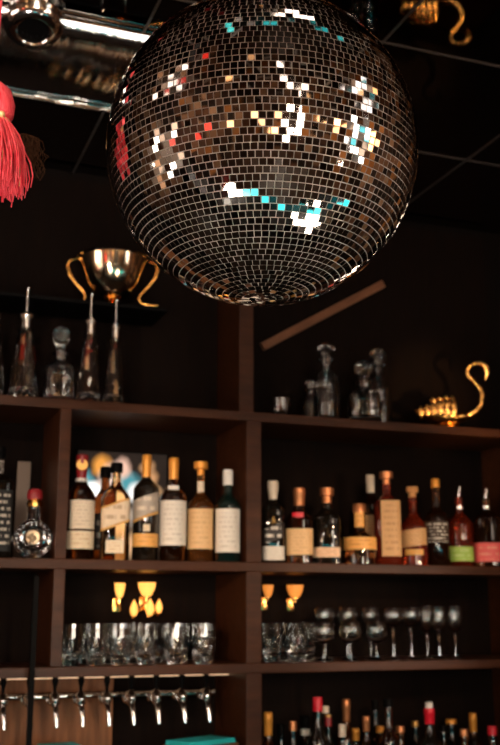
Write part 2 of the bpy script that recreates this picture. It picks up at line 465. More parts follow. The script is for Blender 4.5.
rng = random.Random(3)
def strands(n, r0, r1, z0, l0, l1, w, seed, amp=.004):
    g = random.Random(seed); bm = BM()
    for i in range(n):
        a = g.random() * 2 * PI; q = math.sqrt(g.random())
        ra, rb = r0 * q, r1 * q * (.85 + .3 * g.random()); ll = l0 + (l1 - l0) * g.random()
        pts = []
        f1 = g.uniform(-amp, amp); f2 = g.uniform(-amp, amp)
        for k in range(6):
            t = k / 5; r = ra + (rb - ra) * math.sin(min(1, t * 1.25) * PI / 2)
            pts.append((r * math.cos(a) + f1 * math.sin(t * 6), r * math.sin(a) + f2 * math.sin(t * 5), z0 - ll * t))
        tube(bm, pts, [w, w * 1.1, w, w, w * .9, w * .6], 5)
    return bm
fr = obj('fringe', strands(520, 19 * s1, 36 * s1, -42 * s1, 62 * s1, 74 * s1, .0013, 5), mr, ts)
gf = obj('gold_fringe', strands(50, 18 * s1, 30 * s1, -43 * s1, 48 * s1, 66 * s1, .0010, 6), mg, ts); gf['label'] = 'pale gold threads among the red fringe'  # gold strands put in for the yellow highlights on the fringe
tuft = strands(170, 7 * s1, 19 * s1, 0, 24 * s1, 48 * s1, .00055, 9, .013)
bmesh.ops.translate(tuft, verts=tuft.verts[:], vec=RT * (26 * s1) + Vector((.02, .06, -38 * s1)))
tubr = tube(tuft, [(.004, .01, -40 * s1), RT * (14 * s1) + Vector((.01, .04, -36 * s1)), RT * (26 * s1) + Vector((.02, .06, -40 * s1))], .002, 6)
tf = obj('feather_tuft', tuft, mat('brown_down', (.045, .018, .008), .8, spec=.1), ts); tf['label'] = 'dark brown downy tuft behind the red fringe'

# ------------------------------------------------------------------ bottles
def std_profile(R, H, sh_, ns, nr, top, p=2., foot=.93):
    pr = [(0, .004), (R * .6, .003, p), (R * foot, 0, p), (R, H * .015, p)]
    pr += [(R, H * sh_, p)]
    for k in range(1, 7):
        t = k / 6
        w = .5 + .5 * math.cos(PI * t)
        pp = 2 + (p - 2) * (1 - t)
        pr.append((nr + (R - nr) * (w ** .8), H * (sh_ + (ns - sh_) * t), pp))
    pr += [(nr * .96, H * (ns + top) / 2), (nr, H * top * .985), (nr * .9, H * top), (0, H * top)]
    return pr

def bottle(name, label, px, ybase_z, ytop, wpx, Y, glass='dark', sh_=.60, ns=.76, nrpx=4.2, cap=None, cs=.80, p=2., sy=1.,
           labels=(), capw=1.12, rot=0., cat='bottle', group=None, liquid=None, cap_style='plain', extra=None, base_y=None):
    zb = ybase_z
    # axis on plane Y; the base stands on the shelf, the top matches its own height
    top = at_y(px, ytop, Y)
    H = top.z - zb; X = top.x
    s = px_size((X, Y, zb + H / 2))
    R = wpx * s / 2; nr = nrpx * s
    r = thing(name, label, cat, (X, Y, zb), face_cam(X, Y) + rot, group)
    tp = 1.0 if cap is None else cs + (1 - cs) * .5
    if cap is not None and cap_style == 'stopper': tp = cs + .01
    body = BM(); lathe(body, std_profile(R, H, sh_, ns, nr, tp, p), 32, 1, sy)
    obj('glass_body', body, M[glass] if isinstance(glass, str) else glass, r)
    if liquid:
        lb = BM(); lv, lm = liquid; Rl = R * .93
        lathe(lb, [(0, .006), (Rl * .95, .006, p), (Rl, .012, p), (Rl, H * lv, p), (0, H * lv)], 28, 1, sy); obj('liquid', lb, M[lm], r)
    if cap is not None:
        c = BM(); cr = nr * capw
        if cap_style == 'stopper':
            lathe(c, [(0, H * cs), (nr * .95, H * cs), (nr * .95, H * (cs + (1 - cs) * .45)), (cr * 1.25, H * (cs + (1 - cs) * .5)), (cr * 1.25, H * .995), (cr * 1.1, H), (0, H)], 20)
        elif cap_style == 'foil':
            lathe(c, [(nr * 1.03, H * cs), (nr * 1.06, H * (cs + .01)), (cr * .98, H * (cs + (1 - cs) * .6)), (cr * 1.04, H * (cs + (1 - cs) * .64)), (cr, H * .99), (cr * .85, H), (0, H)], 20)
        elif cap_style == 'pourer':
            lathe(c, [(0, H * cs), (nr * 1.15, H * cs), (nr * 1.15, H * (cs + .035)), (nr * .5, H * (cs + .05)), (0, H * (cs + .05))], 16)
            tube(c, [(0, 0, H * (cs + .045)), (0, -.002, H * (cs + .5 * (1 - cs))), (.006, -.006, H * .985)], [nr * .42, nr * .38, nr * .25], 10)
        else:
            lathe(c, [(nr * 1.02, H * cs), (cr, H * cs), (cr, H * .985), (cr * .9, H), (0, H)], 20)
        obj('pour_spout' if cap_style == 'pourer' else 'stopper' if cap_style == 'stopper' else 'cap', c, M[cap], r)
    for lb in labels:
        # (name, mat, z0, z1, halfangle, opts)
        nm, lm, z0, z1, ha = lb[:5]; o = lb[5] if len(lb) > 5 else {}
        b = BM(); ac = o.get('c', 0)
        RR = o.get('r', R)
        patch(b, RR, H * z0, H * z1, ac - ha, ac + ha, o.get('p', p), o.get('slope', 0), sy if RR == R else 1)
        lo = obj(nm, b, L[lm] if lm in L else M[lm], r)
        if 'label' in o: lo['label'] = o['label']
    if extra: extra(r, R, H, nr)
    return r

def emblem(z, rad, m, name='emblem', ang=0, lift=.0012, sx=1., sz=1.):
    def f(r, R, H, nr):
        b = BM(); t = -PI / 2 + ang
        ctr = Vector(((R + lift) * math.cos(t), (R + lift) * math.sin(t), H * z))
        bmesh.ops.create_cone(b, cap_ends=True, segments=18, radius1=rad * R, radius2=rad * R * .9, depth=.0016,
                              matrix=Matrix.Translation(ctr) @ Matrix.Rotation(ang, 4, 'Z') @ Matrix.Rotation(PI / 2, 4, 'X') @ Matrix.Diagonal((sx, sz, 1, 1)))
        obj(name, b, M[m], r)
    return f

def striding(z, s, m):
    """small striding figure printed on the label"""
    def f(r, R, H, nr):
        b = BM(); y = -R - .0016
        def seg(x0, z0, x1, z1, w):
            tube(b, [(x0 * s, y, H * z + z0 * s), (x1 * s, y, H * z + z1 * s)], w * s, 6)
        seg(0, 0, .05, .55, .16); seg(0, .02, -.35, -.5, .1); seg(.02, .02, .4, -.42, .1); seg(.05, .45, .42, .2, .08); seg(.03, .45, -.3, .22, .08)
        seg(.05, .62, .07, .82, .14); seg(-.12, .86, .26, .86, .05); seg(.45, .22, .5, -.5, .03)
        obj('figure_emblem', b, M[m], r)
    return f

YS = YF + .075
# ---- second shelf, outer bay
def sq_neck(r, R, H, nr):
    b = BM(); patch(b, nr * 1.02, H * .735, H * .88, -.8, .8); obj('neck_label', b, L['marks'], r)['label'] = 'black neck strip with white lettering'
bottle('whisky_bottle', 'tall square black-labelled bottle with white print cut by the edge of the picture', -.5, Z2, 447, 30, YS, 'dark', .66, .76, 6, 'black', .89, 5, 1,
       [('label', 'black', .06, .60, .78, {'p': 5})], 1.1, .25, extra=sq_neck)

def flask():
    YF_ = YF + .042; top = at_y(35.3, 489, YF_); X = top.x; H = top.z - Z2; s = px_size((X, YF_, Z2 + H / 2))
    r = thing('round_flask', 'round silver decorated decanter flask with red and gold cap', 'bottle', (X, YF_, Z2), face_cam(X, YF_))
    R = 19.3 * s; cz = R * 1.0
    b = BM(); prof = []
    N = 30
    prof = [(0, .004), (R * .45, .001), (R * .52, .003)]
    for k in range(1, 15):
        a = -PI / 2 + .55 + (PI - .85) * k / 15
        prof.append((R * math.cos(a) * 1.0, cz + R * math.sin(a)))
    prof += [(6.5 * s, cz + R * 1.03), (6 * s, H * .80), (6 * s, H * .86), (0, H * .86)]
    lathe(b, prof, 36, 1, .62); obj('glass_body', b, M['clear'], r)
    b = BM(); tube(b, [(11 * s * math.cos(t), -R * .60, cz + 1 * s + 11 * s * math.sin(t)) for t in [2 * PI * k / 28 for k in range(28)]], 1.6 * s, 8, True); obj('ring_ornament', b, M['chrome'], r)
    b = BM(); bmesh.ops.create_cone(b, cap_ends=True, segments=26, radius1=7.4 * s, radius2=6.4 * s, depth=.004, matrix=Matrix.Translation((0, -R * .60, cz + s)) @ Matrix.Rotation(PI / 2, 4, 'X'))
    for k in range(7): ball(b, (random.uniform(-5, 5) * s, -R * .60 - .003, cz + random.uniform(-4, 6) * s), random.uniform(1.5, 3) * s, 8, 6)
    obj('medallion', b, mat('antique_silver_gold', (.55, .42, .28), .38, 1), r)
    b = BM()
    for k in range(22):
        t = 2 * PI * k / 22
        if -.9 < math.sin(t): ball(b, (16 * s * math.cos(t), -R * .47, cz + 16 * s * math.sin(t)), 1.7 * s, 8, 6)
    obj('stud_border', b, M['chrome'], r)
    b = BM(); lathe(b, [(0, H * .74), (7.5 * s, H * .74), (8.2 * s, H * .79), (6.4 * s, H * .84), (7 * s, H * .845), (0, H * .845)], 20); obj('collar', b, M['brass'], r)
    b = BM(); lathe(b, [(0, H * .846), (7.4 * s, H * .846), (7.8 * s, H * .92), (6.6 * s, H * .985), (4 * s, H), (0, H)], 20); obj('cap', b, M['red_dark'], r)
flask()

# ---- second shelf, bay between the uprights
bottle('whisky_bottle', 'amber whisky bottle with red foil neck and two cream labels beside the slim upright', 82.5, Z2, 455, 29, YS, 'dark_amber', .585, .76, 4.6, 'red_dark', .775, 2, 1,
       [('label', 'cream', .285, .555, 1.0, {'c': .25}), ('lower_label', 'cream2', .10, .265, 1.2, {'c': .05})], 1.35, 0, cap_style='foil',
       extra=lambda r, R, H, nr: (emblem(.9, .42, 'gold', 'seal', 0, -R * .60)(r, R, H, nr),
                                  obj('neck_band', lathe(BM(), [(nr * 1.0, H * .735), (nr * 1.35, H * .74), (nr * 1.35, H * .77), (nr, H * .775)], 20), M['white'], r)))
bottle('whisky_bottle', 'black-capped bottle standing half hidden behind the clear square slanted-label bottle', 106, Z2, 467, 23, YS + .115, 'dark_amber', .62, .78, 4.5, 'black', .88, 4, 1, [('label', 'dark', .12, .5, .8, {'p': 4})], 1.3)
bottle('whisky_bottle', 'clear square whisky bottle with black cap and slanted gold-edged label', 117, Z2, 463, 29, YS, mat('pale_whisky_glass', (.88, .55, .26), 0, 0, 1, 1.45), .60, .80, 4.6, 'black', .90, 4.5, 1,
       [('label', 'pale', .36, .56, .95, {'slope': .42, 'p': 4.5}), ('gold_band', 'gold', .335, .36, .95, {'slope': .42, 'p': 4.5}), ('gold_band', 'gold', .56, .58, .95, {'slope': .42, 'p': 4.5}), ('lower_label', 'cream2', .07, .2, .55, {'p': 4.5})], 1.35)
bottle('whisky_bottle', 'dark bottle with gold neck foil, slanted grey label and orange lower label', 147, Z2, 455, 26, YS, 'dark', .66, .79, 4.0, 'orange', .76, 2, 1,
       [('label', 'slate', .42, .60, 1.25, {'slope': .38}), ('gold_band', 'gold', .395, .418, 1.25, {'slope': .38}), ('lower_label', 'amber', .13, .25, 1.25), ('front_label', 'cream2', .27, .335, .25, {'c': .1})], 1.2, cap_style='foil')
bottle('whisky_bottle', 'whisky bottle with gold neck foil and broad plain white label', 174, Z2, 458, 27, YS, 'dark_amber', .60, .76, 4.4, 'orange', .79, 2, 1,
       [('label', 'white', .15, .575, 1.25)], 1.15, cap_style='foil', extra=lambda r, R, H, nr: obj('neck_label', patch(BM(), R * .7, H * .655, H * .72, -.6, .6), L['white'], r))
bottle('whisky_bottle', 'amber bottle with flat gold stopper and warm tan label beside the white-capped one', 201, Z2, 462, 26, YS, 'amber', .54, .70, 3.8, 'orange', .86, 2, 1,
       [('label', 'tan', .125, .52, 1.25), ('neck_label', 'cream', .66, .80, .9, {'r': .0118})], 1.5, cap_style='stopper')
bottle('wine_bottle', 'dark green bottle with white cap and white label next to the wide upright', 228, Z2, 470, 25, YF + .044, 'green', .60, .75, 4.0, 'white', .83, 2, 1,
       [('label', 'white', .10, .565, 1.25)], 1.3)
# ---- second shelf, bay past the wide upright
bottle('whisky_bottle', 'slim bottle with pale cap, gold walking figure and slanted black label against wide upright', 273, Z2, 481, 22.5, YS, 'dark', .62, .78, 3.6, 'cream', .75, 4, 1,
       [('label', 'dark', .26, .44, 1.0, {'slope': .4, 'p': 4}), ('lower_label', 'white', .035, .20, 1.0, {'p': 4})], 1.5, cap_style='foil', extra=striding(.50, .014, 'gold'))
bottle('whisky_bottle', 'squat dark bottle with red neck seal and large round-cornered cream label', 299, Z2, 488, 27.5, YS, 'dark_amber', .56, .72, 5.2, 'copper', .76, 3, 1,
       [('label', 'tan', .11, .45, 1.05, {'p': 3})], 1.15, cap_style='foil', extra=lambda r, R, H, nr: obj('red_ribbon', patch(BM(), R * .93, H * .47, H * .66, -.55, .35), M['red'], r))
bottle('whisky_bottle', 'broad dark bottle with low narrow cream label and brown cork cap', 326.5, Z2, 488, 28, YS + .015, 'dark', .58, .73, 5.2, 'copper', .80, 3.5, .9,
       [('label', 'peach', .09, .215, .95, {'p': 3.5, 'c': -.1})], 1.1, cap_style='stopper')
bottle('liqueur_bottle', 'short round bottle with orange neck tag and wide orange band label', 359, Z2, 504, 33, YS - .005, 'dark_amber', .36, .56, 6, 'copper', .86, 2, 1,
       [('label', 'amber', .24, .44, 1.35), ('neck_label', 'amber', .61, .86, .9, {'r': .0185})], 1.1)
bottle('whisky_bottle', 'slender bottle with cream neck rising behind the short orange-banded bottle', 370, Z2, 475, 22, YS + .09, 'dark_amber', .64, .78, 3.8, 'cream', .80, 2, 1, [('label', 'kraft', .2, .55, 1.1)], 1.15, cap_style='foil')
bottle('whisky_bottle', 'amber bottle with very tall tan strip label and round stopper', 386, Z2, 472, 27, YS, 'rum', .62, .76, 4.0, 'copper', .86, 4, 1,
       [('label', 'kraft', .09, .68, .70, {'p': 4, 'c': .28})], 1.35, cap_style='stopper')
bottle('whisky_bottle', 'red spirit bottle with torn-edged tan label and cork next to the tall strip label', 412, Z2, 487, 27, YS, 'rum', .46, .68, 4.0, 'cork', .86, 2, 1,
       [('label', 'kraft', .24, .45, 1.15, {'slope': .12}), ('lower_label', 'gold', .13, .2, .7)], 1.2, cap_style='stopper')
bottle('rum_bottle', 'dark bottle with clear long neck, orange cap and white floral print', 435, Z2, 479, 25, YS, 'dark_amber', .52, .68, 4.2, 'orange', .90, 2, 1,
       [('label', 'marks', .26, .50, 1.1)], 1.05)
bottle('liqueur_bottle', 'red and amber bottle with curved pour spout and oval lime green label', 458, Z2, 485, 26, YS, 'rum', .50, .66, 4.0, 'chrome', .70, 2, 1,
       [('label', 'green', .06, .235, 1.15)], 1.0, cap_style='pourer')
bottle('liqueur_bottle', 'bottle with steel pour spout and wide pink-red label at the shelf end', 485, Z2, 487, 27, YF + .05, 'dark_amber', .58, .70, 4.4, 'chrome', .72, 3, 1,
       [('label', 'pink', .055, .29, 1.2, {'p': 3})], 1.0, cap_style='pourer')
bottle('liqueur_bottle', 'amber bottle partly cut off beside the pink-red labelled bottle', 509, Z2, 492, 21, YF + .045, 'amber', .56, .70, 4.4, 'copper', .84, 2, 1, [('label', 'kraft', .12, .4, 1.1)], 1.1)

a_, b_ = at_y(13, 556, YB - .022), at_y(31, 462, YB - .022)
mp_ = obj('metal_sheet', box(BM(), 0, b_.x - a_.x, -.002, .002, 0, b_.z - Z2, .001), mat('brushed_bronze', (.15, .115, .095), .45, 1), smooth=False, loc=(a_.x, YB - .022, Z2))  # sheet added for a pale vertical reflection at the back of the bay
tag(mp_, 'narrow dull metal sheet standing upright behind the round silver flask', 'metal sheet')
# ---- window reflections in the back mirror, painted as glowing blobs on a panel
def reflection_material():
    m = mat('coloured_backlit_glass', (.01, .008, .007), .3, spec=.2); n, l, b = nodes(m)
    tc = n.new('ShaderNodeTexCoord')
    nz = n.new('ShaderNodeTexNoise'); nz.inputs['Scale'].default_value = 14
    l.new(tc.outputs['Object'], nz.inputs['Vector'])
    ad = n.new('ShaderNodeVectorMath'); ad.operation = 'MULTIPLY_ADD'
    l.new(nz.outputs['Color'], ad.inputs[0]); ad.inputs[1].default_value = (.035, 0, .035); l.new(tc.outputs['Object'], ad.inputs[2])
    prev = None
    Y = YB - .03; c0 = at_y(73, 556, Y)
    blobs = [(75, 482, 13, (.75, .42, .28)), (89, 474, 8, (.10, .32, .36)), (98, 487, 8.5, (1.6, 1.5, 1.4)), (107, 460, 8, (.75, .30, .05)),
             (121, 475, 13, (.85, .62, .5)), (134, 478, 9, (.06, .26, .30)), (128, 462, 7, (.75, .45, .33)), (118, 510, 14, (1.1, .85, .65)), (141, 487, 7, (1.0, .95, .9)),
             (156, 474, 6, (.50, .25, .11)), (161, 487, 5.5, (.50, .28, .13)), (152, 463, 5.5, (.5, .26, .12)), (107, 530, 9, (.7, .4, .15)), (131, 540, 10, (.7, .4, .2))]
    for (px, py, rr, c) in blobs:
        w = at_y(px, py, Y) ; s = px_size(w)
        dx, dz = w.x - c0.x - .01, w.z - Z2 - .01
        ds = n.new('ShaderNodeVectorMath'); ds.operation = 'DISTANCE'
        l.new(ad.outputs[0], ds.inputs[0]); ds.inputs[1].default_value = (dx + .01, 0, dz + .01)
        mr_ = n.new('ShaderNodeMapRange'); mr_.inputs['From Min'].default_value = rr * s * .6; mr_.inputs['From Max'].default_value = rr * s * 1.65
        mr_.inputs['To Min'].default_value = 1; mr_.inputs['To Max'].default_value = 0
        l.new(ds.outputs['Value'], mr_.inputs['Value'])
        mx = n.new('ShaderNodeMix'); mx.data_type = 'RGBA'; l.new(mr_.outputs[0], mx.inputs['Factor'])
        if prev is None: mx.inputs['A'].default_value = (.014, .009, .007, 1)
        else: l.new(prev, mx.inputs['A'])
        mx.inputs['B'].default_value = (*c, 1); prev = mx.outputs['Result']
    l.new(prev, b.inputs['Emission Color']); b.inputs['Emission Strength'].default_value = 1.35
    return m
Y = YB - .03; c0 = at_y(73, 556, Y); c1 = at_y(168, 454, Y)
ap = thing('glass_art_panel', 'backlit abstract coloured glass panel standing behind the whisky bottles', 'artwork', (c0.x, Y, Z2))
obj('glass_sheet', box(BM(), .004, c1.x - c0.x - .004, -.001, .006, .004, c1.z - Z2 - .004), reflection_material(), ap, smooth=False)
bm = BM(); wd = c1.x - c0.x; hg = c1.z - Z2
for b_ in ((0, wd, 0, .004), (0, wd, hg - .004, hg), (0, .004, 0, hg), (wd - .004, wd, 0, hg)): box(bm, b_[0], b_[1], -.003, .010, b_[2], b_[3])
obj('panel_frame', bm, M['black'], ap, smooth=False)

# ------------------------------------------------------------------ top shelf glassware
YT = YF + .09
def carafe(label, px, ytop, wpx, ncone=.40, Y=YT):
    top = at_y(px, ytop, Y); X = top.x; H = top.z - Z1; s = px_size((X, Y, Z1 + H / 2)); R = wpx * s / 2
    r = thing('oil_carafe', label, 'carafe', (X, Y, Z1), face_cam(X, Y), 'pourer carafes on the top shelf')
    b = BM(); nr = R * .42; T = H * .72
    out = [(0, .002), (R * .86, 0), (R * .97, H * .02), (R, H * .045), (R * .96, H * .07), (R * .93, H * .10), (R * .78, H * .34), (R * .60, H * .50), (nr * 1.25, H * .57), (nr, H * .60), (nr, T)]
    inn = [(nr * .8, T), (nr * .8, H * .60), (R * .54, H * .49), (R * .70, H * .34), (R * .84, H * .11), (R * .74, H * .085), (R * .4, H * .07), (0, H * .085)]
    lathe(b, out + inn, 14); g_ = random.Random(int(px * 7))
    for v in b.verts:
        if .001 < v.co.z < H * .105 and math.hypot(v.co.x, v.co.y) > R * .3:
            k = 1 + g_.uniform(-.03, .03); v.co.x *= k; v.co.y *= k; v.co.z += g_.uniform(-.002, .002)
    obj('glass_body', b, M['clear'], r, smooth=False)
    b = BM(); tube(b, [(nr * 1.12 * math.cos(t), nr * 1.12 * math.sin(t), H * .615) for t in [2 * PI * k / 20 for k in range(20)]], .0028, 8, True); obj('neck_ring', b, M['clear'], r)
    b = BM(); lathe(b, [(0, H * .64), (nr * .78, H * .64), (nr * .8, T), (nr * 1.15, T + .001), (nr * 1.2, H * .755), (nr * .9, H * .775), (0, H * .78)], 18); obj('stopper', b, M['chrome'], r)
    b = BM(); tube(b, [(0, 0, H * .77), (0, 0, H * .9), (.0, -.001, H * .975), (.003, -.004, H)], [.0035, .0032, .003, .0038], 10); obj('pour_spout', b, M['chrome'], r)
    return r
carafe('conical glass carafe with steel pourer cut by the picture edge', -3, 286, 26)
carafe('conical glass carafe with steel pourer on the post side of the lidded jar', 28, 288, 31)
carafe('conical glass carafe with steel pourer between the lidded jar and the slimmest carafe', 91.5, 294, 25.5)
carafe('slimmest conical glass carafe with steel pourer, last of its row under the footed bowl', 116.5, 300, 21)

def decanter(label, px, ytop, wpx, Y, kind, name='decanter', group=None):
    top = at_y(px, ytop, Y); X = top.x; H = top.z - Z1; s = px_size((X, Y, Z1 + H / 2)); R = wpx * s / 2
    r = thing(name, label, 'decanter', (X, Y, Z1), face_cam(X, Y) + (.2 if kind == 'tall' else 0), group)
    b = BM()
    if kind == 'tall':
        nr = R * .42; t = .82
        out = [(0, .003), (R * .95, 0, 2), (R, H * .02), (R, H * .50), (R * .94, H * .56), (R * .6, H * .63), (nr, H * .67), (nr, H * .78), (nr * 1.35, H * .80), (nr * 1.35, H * t)]
        inn = [(nr * .8, H * t), (nr * .75, H * .67), (R * .82, H * .55), (R * .88, H * .48), (R * .88, H * .06), (0, H * .05)]
        st = [(0, H * .74), (nr * .7, H * .74), (nr * .78, H * t), (nr * .8, H * .86), (nr * .75, H * .90), (nr * 1.7, H * .93), (nr * 1.75, H * .96), (nr * .9, H), (0, H)]
        p_ = 2
    else:
        nr = R * .40; t = .66
        out = [(0, .003), (R * .93, 0, 4), (R, H * .03, 4), (R, H * .42, 4), (R * .9, H * .47, 4), (R * .5, H * .53, 3), (nr, H * .56), (nr, H * .62), (nr * 1.3, H * .64), (nr * 1.3, H * t)]
        inn = [(nr * .8, H * t), (nr * .75, H * .56), (R * .8, H * .45, 4), (R * .86, H * .40, 4), (R * .84, H * .11, 4), (0, H * .09)]
        st = [(0, H * .58), (nr * .7, H * .58), (nr * .75, H * .68), (nr * .8, H * .74), (nr * 1.0, H * .76), (nr * 1.35, H * .79), (nr * 1.45, H * .88), (nr * 1.2, H * .96), (0, H)]
        p_ = 4
    gm = M['clear_thin' if kind == 'tall' else 'clear']
    lathe(b, out + inn, 36); obj('glass_body', b, gm, r)
    b = BM(); lathe(b, st, 16 if kind != 'tall' else 20); obj('stopper', b, gm, r)
    return r
decanter('squat clear glass jar with a thick round lid between two conical carafes', 61.5, 326, 30, YT + .005, 'squat', 'glass_jar')
decanter('tall clear apothecary bottle with flat stopper standing alone nearest the wide upright', 326, 344, 25, YT, 'tall')
decanter('squat square decanter with heavy block stopper and shining base', 363.5, 360, 33, YT - .01, 'squat')
decanter('tall clear apothecary bottle with flat stopper partly behind the squat square decanter', 378, 349, 23, YT + .085, 'tall')
decanter('small faint clear bottle in shadow behind the lone tall apothecary bottle', 311, 380, 17, YT + .10, 'tall')
c = at_y(281, 404, YT - .03); s = px_size(c); ah = at_y(281, 399, YT - .03).z - Z1
r = thing('glass_ashtray', 'small round clear glass dish on the top shelf by the wide upright', 'dish', (c.x, YT - .03, Z1))
obj('glass_bowl', lathe(BM(), [(0, .001), (6 * s, 0), (8 * s, ah * .5), (9 * s, ah), (7.5 * s, ah), (6 * s, ah * .5), (0, ah * .4)], 24), M['clear'], r)

# golden swan
Y = YT - .01; base = at_y(449, 425, Y); s = px_size(base)
sw = thing('golden_swan', 'gold swan-shaped dish with curled neck on the far end of the top shelf', 'ornament', (base.x, Y, Z1), face_cam(base.x, Y))
hz = at_y(449, 363, Y).z - Z1; u = hz / 62.     # local unit: one picture pixel
u = u * 1.0
b = BM(); lathe(b, [(0, 0), (12 * u, 0), (12 * u, 2 * u), (8 * u, 5 * u), (6 * u, 8 * u), (0, 9 * u)], 24, 1, .7); obj('foot', b, M['brass'], sw)
b = BM()
N = 14; sec = []
for i in range(N + 1):
    t = i / N; x = -30 * u + 50 * u * t
    wv = max(.04, math.sin(PI * min(1, t * .92 + .06)) ** .7)
    zc_ = (13 + 5 * (1 - t) ** 3 * 1.2 - 2.5 * math.sin(PI * t)) * u
    ring = []
    for k in range(14):
        a = 2 * PI * k / 14
        ring.append(b.verts.new((x, 11 * u * wv * math.cos(a), zc_ + (6.5 * u if math.sin(a) > 0 else 7.5 * u) * wv * math.sin(a))))
    sec.append(ring)
for r0, r1 in zip(sec, sec[1:]):
    for k in range(14): b.faces.new((r0[k], r1[k], r1[(k + 1) % 14], r0[(k + 1) % 14]))
b.faces.new(sec[0]); b.faces.new(sec[-1][::-1]); obj('body', b, M['brass'], sw)
b = BM(); npts = [(17, 13), (24, 17), (28, 22), (30, 30), (29, 37), (24, 43), (19, 48), (17.5, 53), (20, 58), (25, 60.5), (31, 60), (35, 56), (35.5, 50), (33, 44)]
tube(b, [(x * u, 0, z_ * u) for x, z_ in npts], [4.2 * u, 3.4 * u, 2.9 * u, 2.6 * u, 2.5 * u, 2.5 * u, 2.4 * u, 2.3 * u, 2.3 * u, 2.5 * u, 3 * u, 3 * u, 2.1 * u, .8 * u], 12)
nk = obj('neck', b, M['brass'], sw)
for sd in (-1, 1):
    b = BM()
    for k in range(6):
        x = -24 + k * 5.5; hgt = 15 + 3.5 * k if k < 4 else 27 - 3 * (k - 4)
        ball(b, (x * u, sd * 8.6 * u, (13 + hgt * .22) * u), 4.8 * u, 10, 8, (.62 + .05 * k, .42, 1.2 + .16 * k))
        if k > 1: ball(b, (x * u, sd * 7.5 * u, (20 + hgt * .28) * u), 3.2 * u, 8, 6, (.8, .5, 1.2))
    obj('wing', b, M['brass'], sw)

# ------------------------------------------------------------------ ledge with footed bowl
Yw = YB - .012
lz = at_y(110, 304, 3.02).z
a, b_ = -.35, at_y(166, 305, 3.02).x
lg = obj('wall_ledge', box(BM(), a, b_, 3.0, Yw - .001, lz - .012, lz, .002), M['black'], smooth=False)
tag(lg, 'thin black wall ledge above the carafes carrying the shiny footed bowl', 'ledge')
Y = 3.05; cen = at_y(112, 300, Y); top = at_y(112, 248, Y); s = px_size(cen); H = top.z - lz
fb = thing('footed_bowl', 'shiny gold and silver bowl on curled feet standing high on the wall ledge', 'bowl', (cen.x, Y, lz), face_cam(cen.x, Y))
H *= .80
R = 35 * s
mbowl = mat('gilded_silver', (.90, .72, .50), .13, 1)
b = BM(); lathe(b, [(0, H * .12), (R * .25, H * .13), (R * .52, H * .24), (R * .78, H * .48), (R * .92, H * .75), (R * 1.0, H * .97), (R * 1.06, H), (R * .97, H * .99), (R * .88, H * .78), (R * .74, H * .52), (R * .48, H * .30), (0, H * .2)], 40); obj('bowl_body', b, mbowl, fb)
b = BM(); lathe(b, [(0, 0), (R * .34, 0), (R * .36, H * .03), (R * .2, H * .07), (R * .15, H * .10), (0, H * .135)], 24); obj('stem', b, M['brass'], fb)
for k, an in enumerate((-.12, PI + .12)):
    b = BM(); ca, sa = math.cos(an), math.sin(an)
    tube(b, [(R * q * ca, R * q * sa * .6, H * z_) for q, z_ in ((1.04, .96), (1.25, .93), (1.30, .80), (1.22, .62), (1.02, .42), (.82, .28), (.76, .18), (.84, .08), (1.05, .045), (1.28, .04), (1.32, .07))], [.004, .006, .007, .007, .0065, .006, .0055, .0055, .006, .0055, .003], 10)
    obj('foot', b, M['brass'], fb)['label'] = 'curled gold handle running down into a foot'

# ------------------------------------------------------------------ glasses on the third shelf
def link_copy(o, parent=None, **kw):
    c = o.copy(); COL.objects.link(c)
    if parent is not None: c.parent = parent
    for ch in o.children: link_copy(ch, c)
    return c
H = .112; R = .0345
def cut_glass(prof, seg, band, amp, seed):
    b = BM(); lathe(b, prof, seg); g = random.Random(seed)
    for v in b.verts:
        if band[0] < v.co.z < band[1] and math.hypot(v.co.x, v.co.y) > R * .6:
            k = 1 + g.uniform(-amp, amp); v.co.x *= k; v.co.y *= k; v.co.z += g.uniform(-.0018, .0018)
    return b
tb0 = obj('tumbler', cut_glass([(0, .002), (R * .64, 0), (R * .70, .004), (R * .75, .012), (R * .80, .022), (R * .86, .034), (R * .91, .046), (R, H * .66), (R * .98, H), (R * .935, H), (R * .95, H * .66), (R * .80, .036), (R * .70, .026), (R * .5, .020), (0, .018)], 22, (.003, .05), .022, 4), M['clear'], smooth=False)
ordn = ['first', 'second', 'third', 'fourth', 'fifth', 'sixth', 'seventh', 'eighth', 'ninth', 'tenth', 'eleventh']
fronts = [72, 96, 120, 145.5, 175, 204]
def put(proto, first, X, Y, z, label, cat, group):
    o = proto if first else link_copy(proto)
    o.location = (X, Y, z); tag(o, label, cat, group); return o
first = True
for i, px in enumerate(fronts):
    q = at_y(px, 655, YF + .055)
    put(tb0, first, q.x, q.y, Z3, f'clear tumbler, {ordn[i]} from the slim upright in the front row on the lowest shelf', 'glass', 'tumblers in the bay with the taps'); first = False
for i in range(6):
    q = at_y(84 + 23.5 * i, 650, YF + .14)
    put(tb0, False, q.x, q.y, Z3, f'clear tumbler, {ordn[i]} from the slim upright in the back row on the lowest shelf', 'glass', 'tumblers in the bay with the taps')
# right-hand bay: tumblers then stemmed glasses
for i, px in enumerate((272, 297)):
    q = at_y(px, 655, YF + .055)
    put(tb0, False, q.x, q.y, Z3, f'clear tumbler, {ordn[i]} past the wide upright in the front row beside the wine glasses', 'glass', 'tumblers beside the wine glasses')
for i, px in enumerate((283, 306)):
    q = at_y(px, 650, YF + .14)
    put(tb0, False, q.x, q.y, Z3, f'clear tumbler, {ordn[i]} past the wide upright in the back row beside the wine glasses', 'glass', 'tumblers beside the wine glasses')

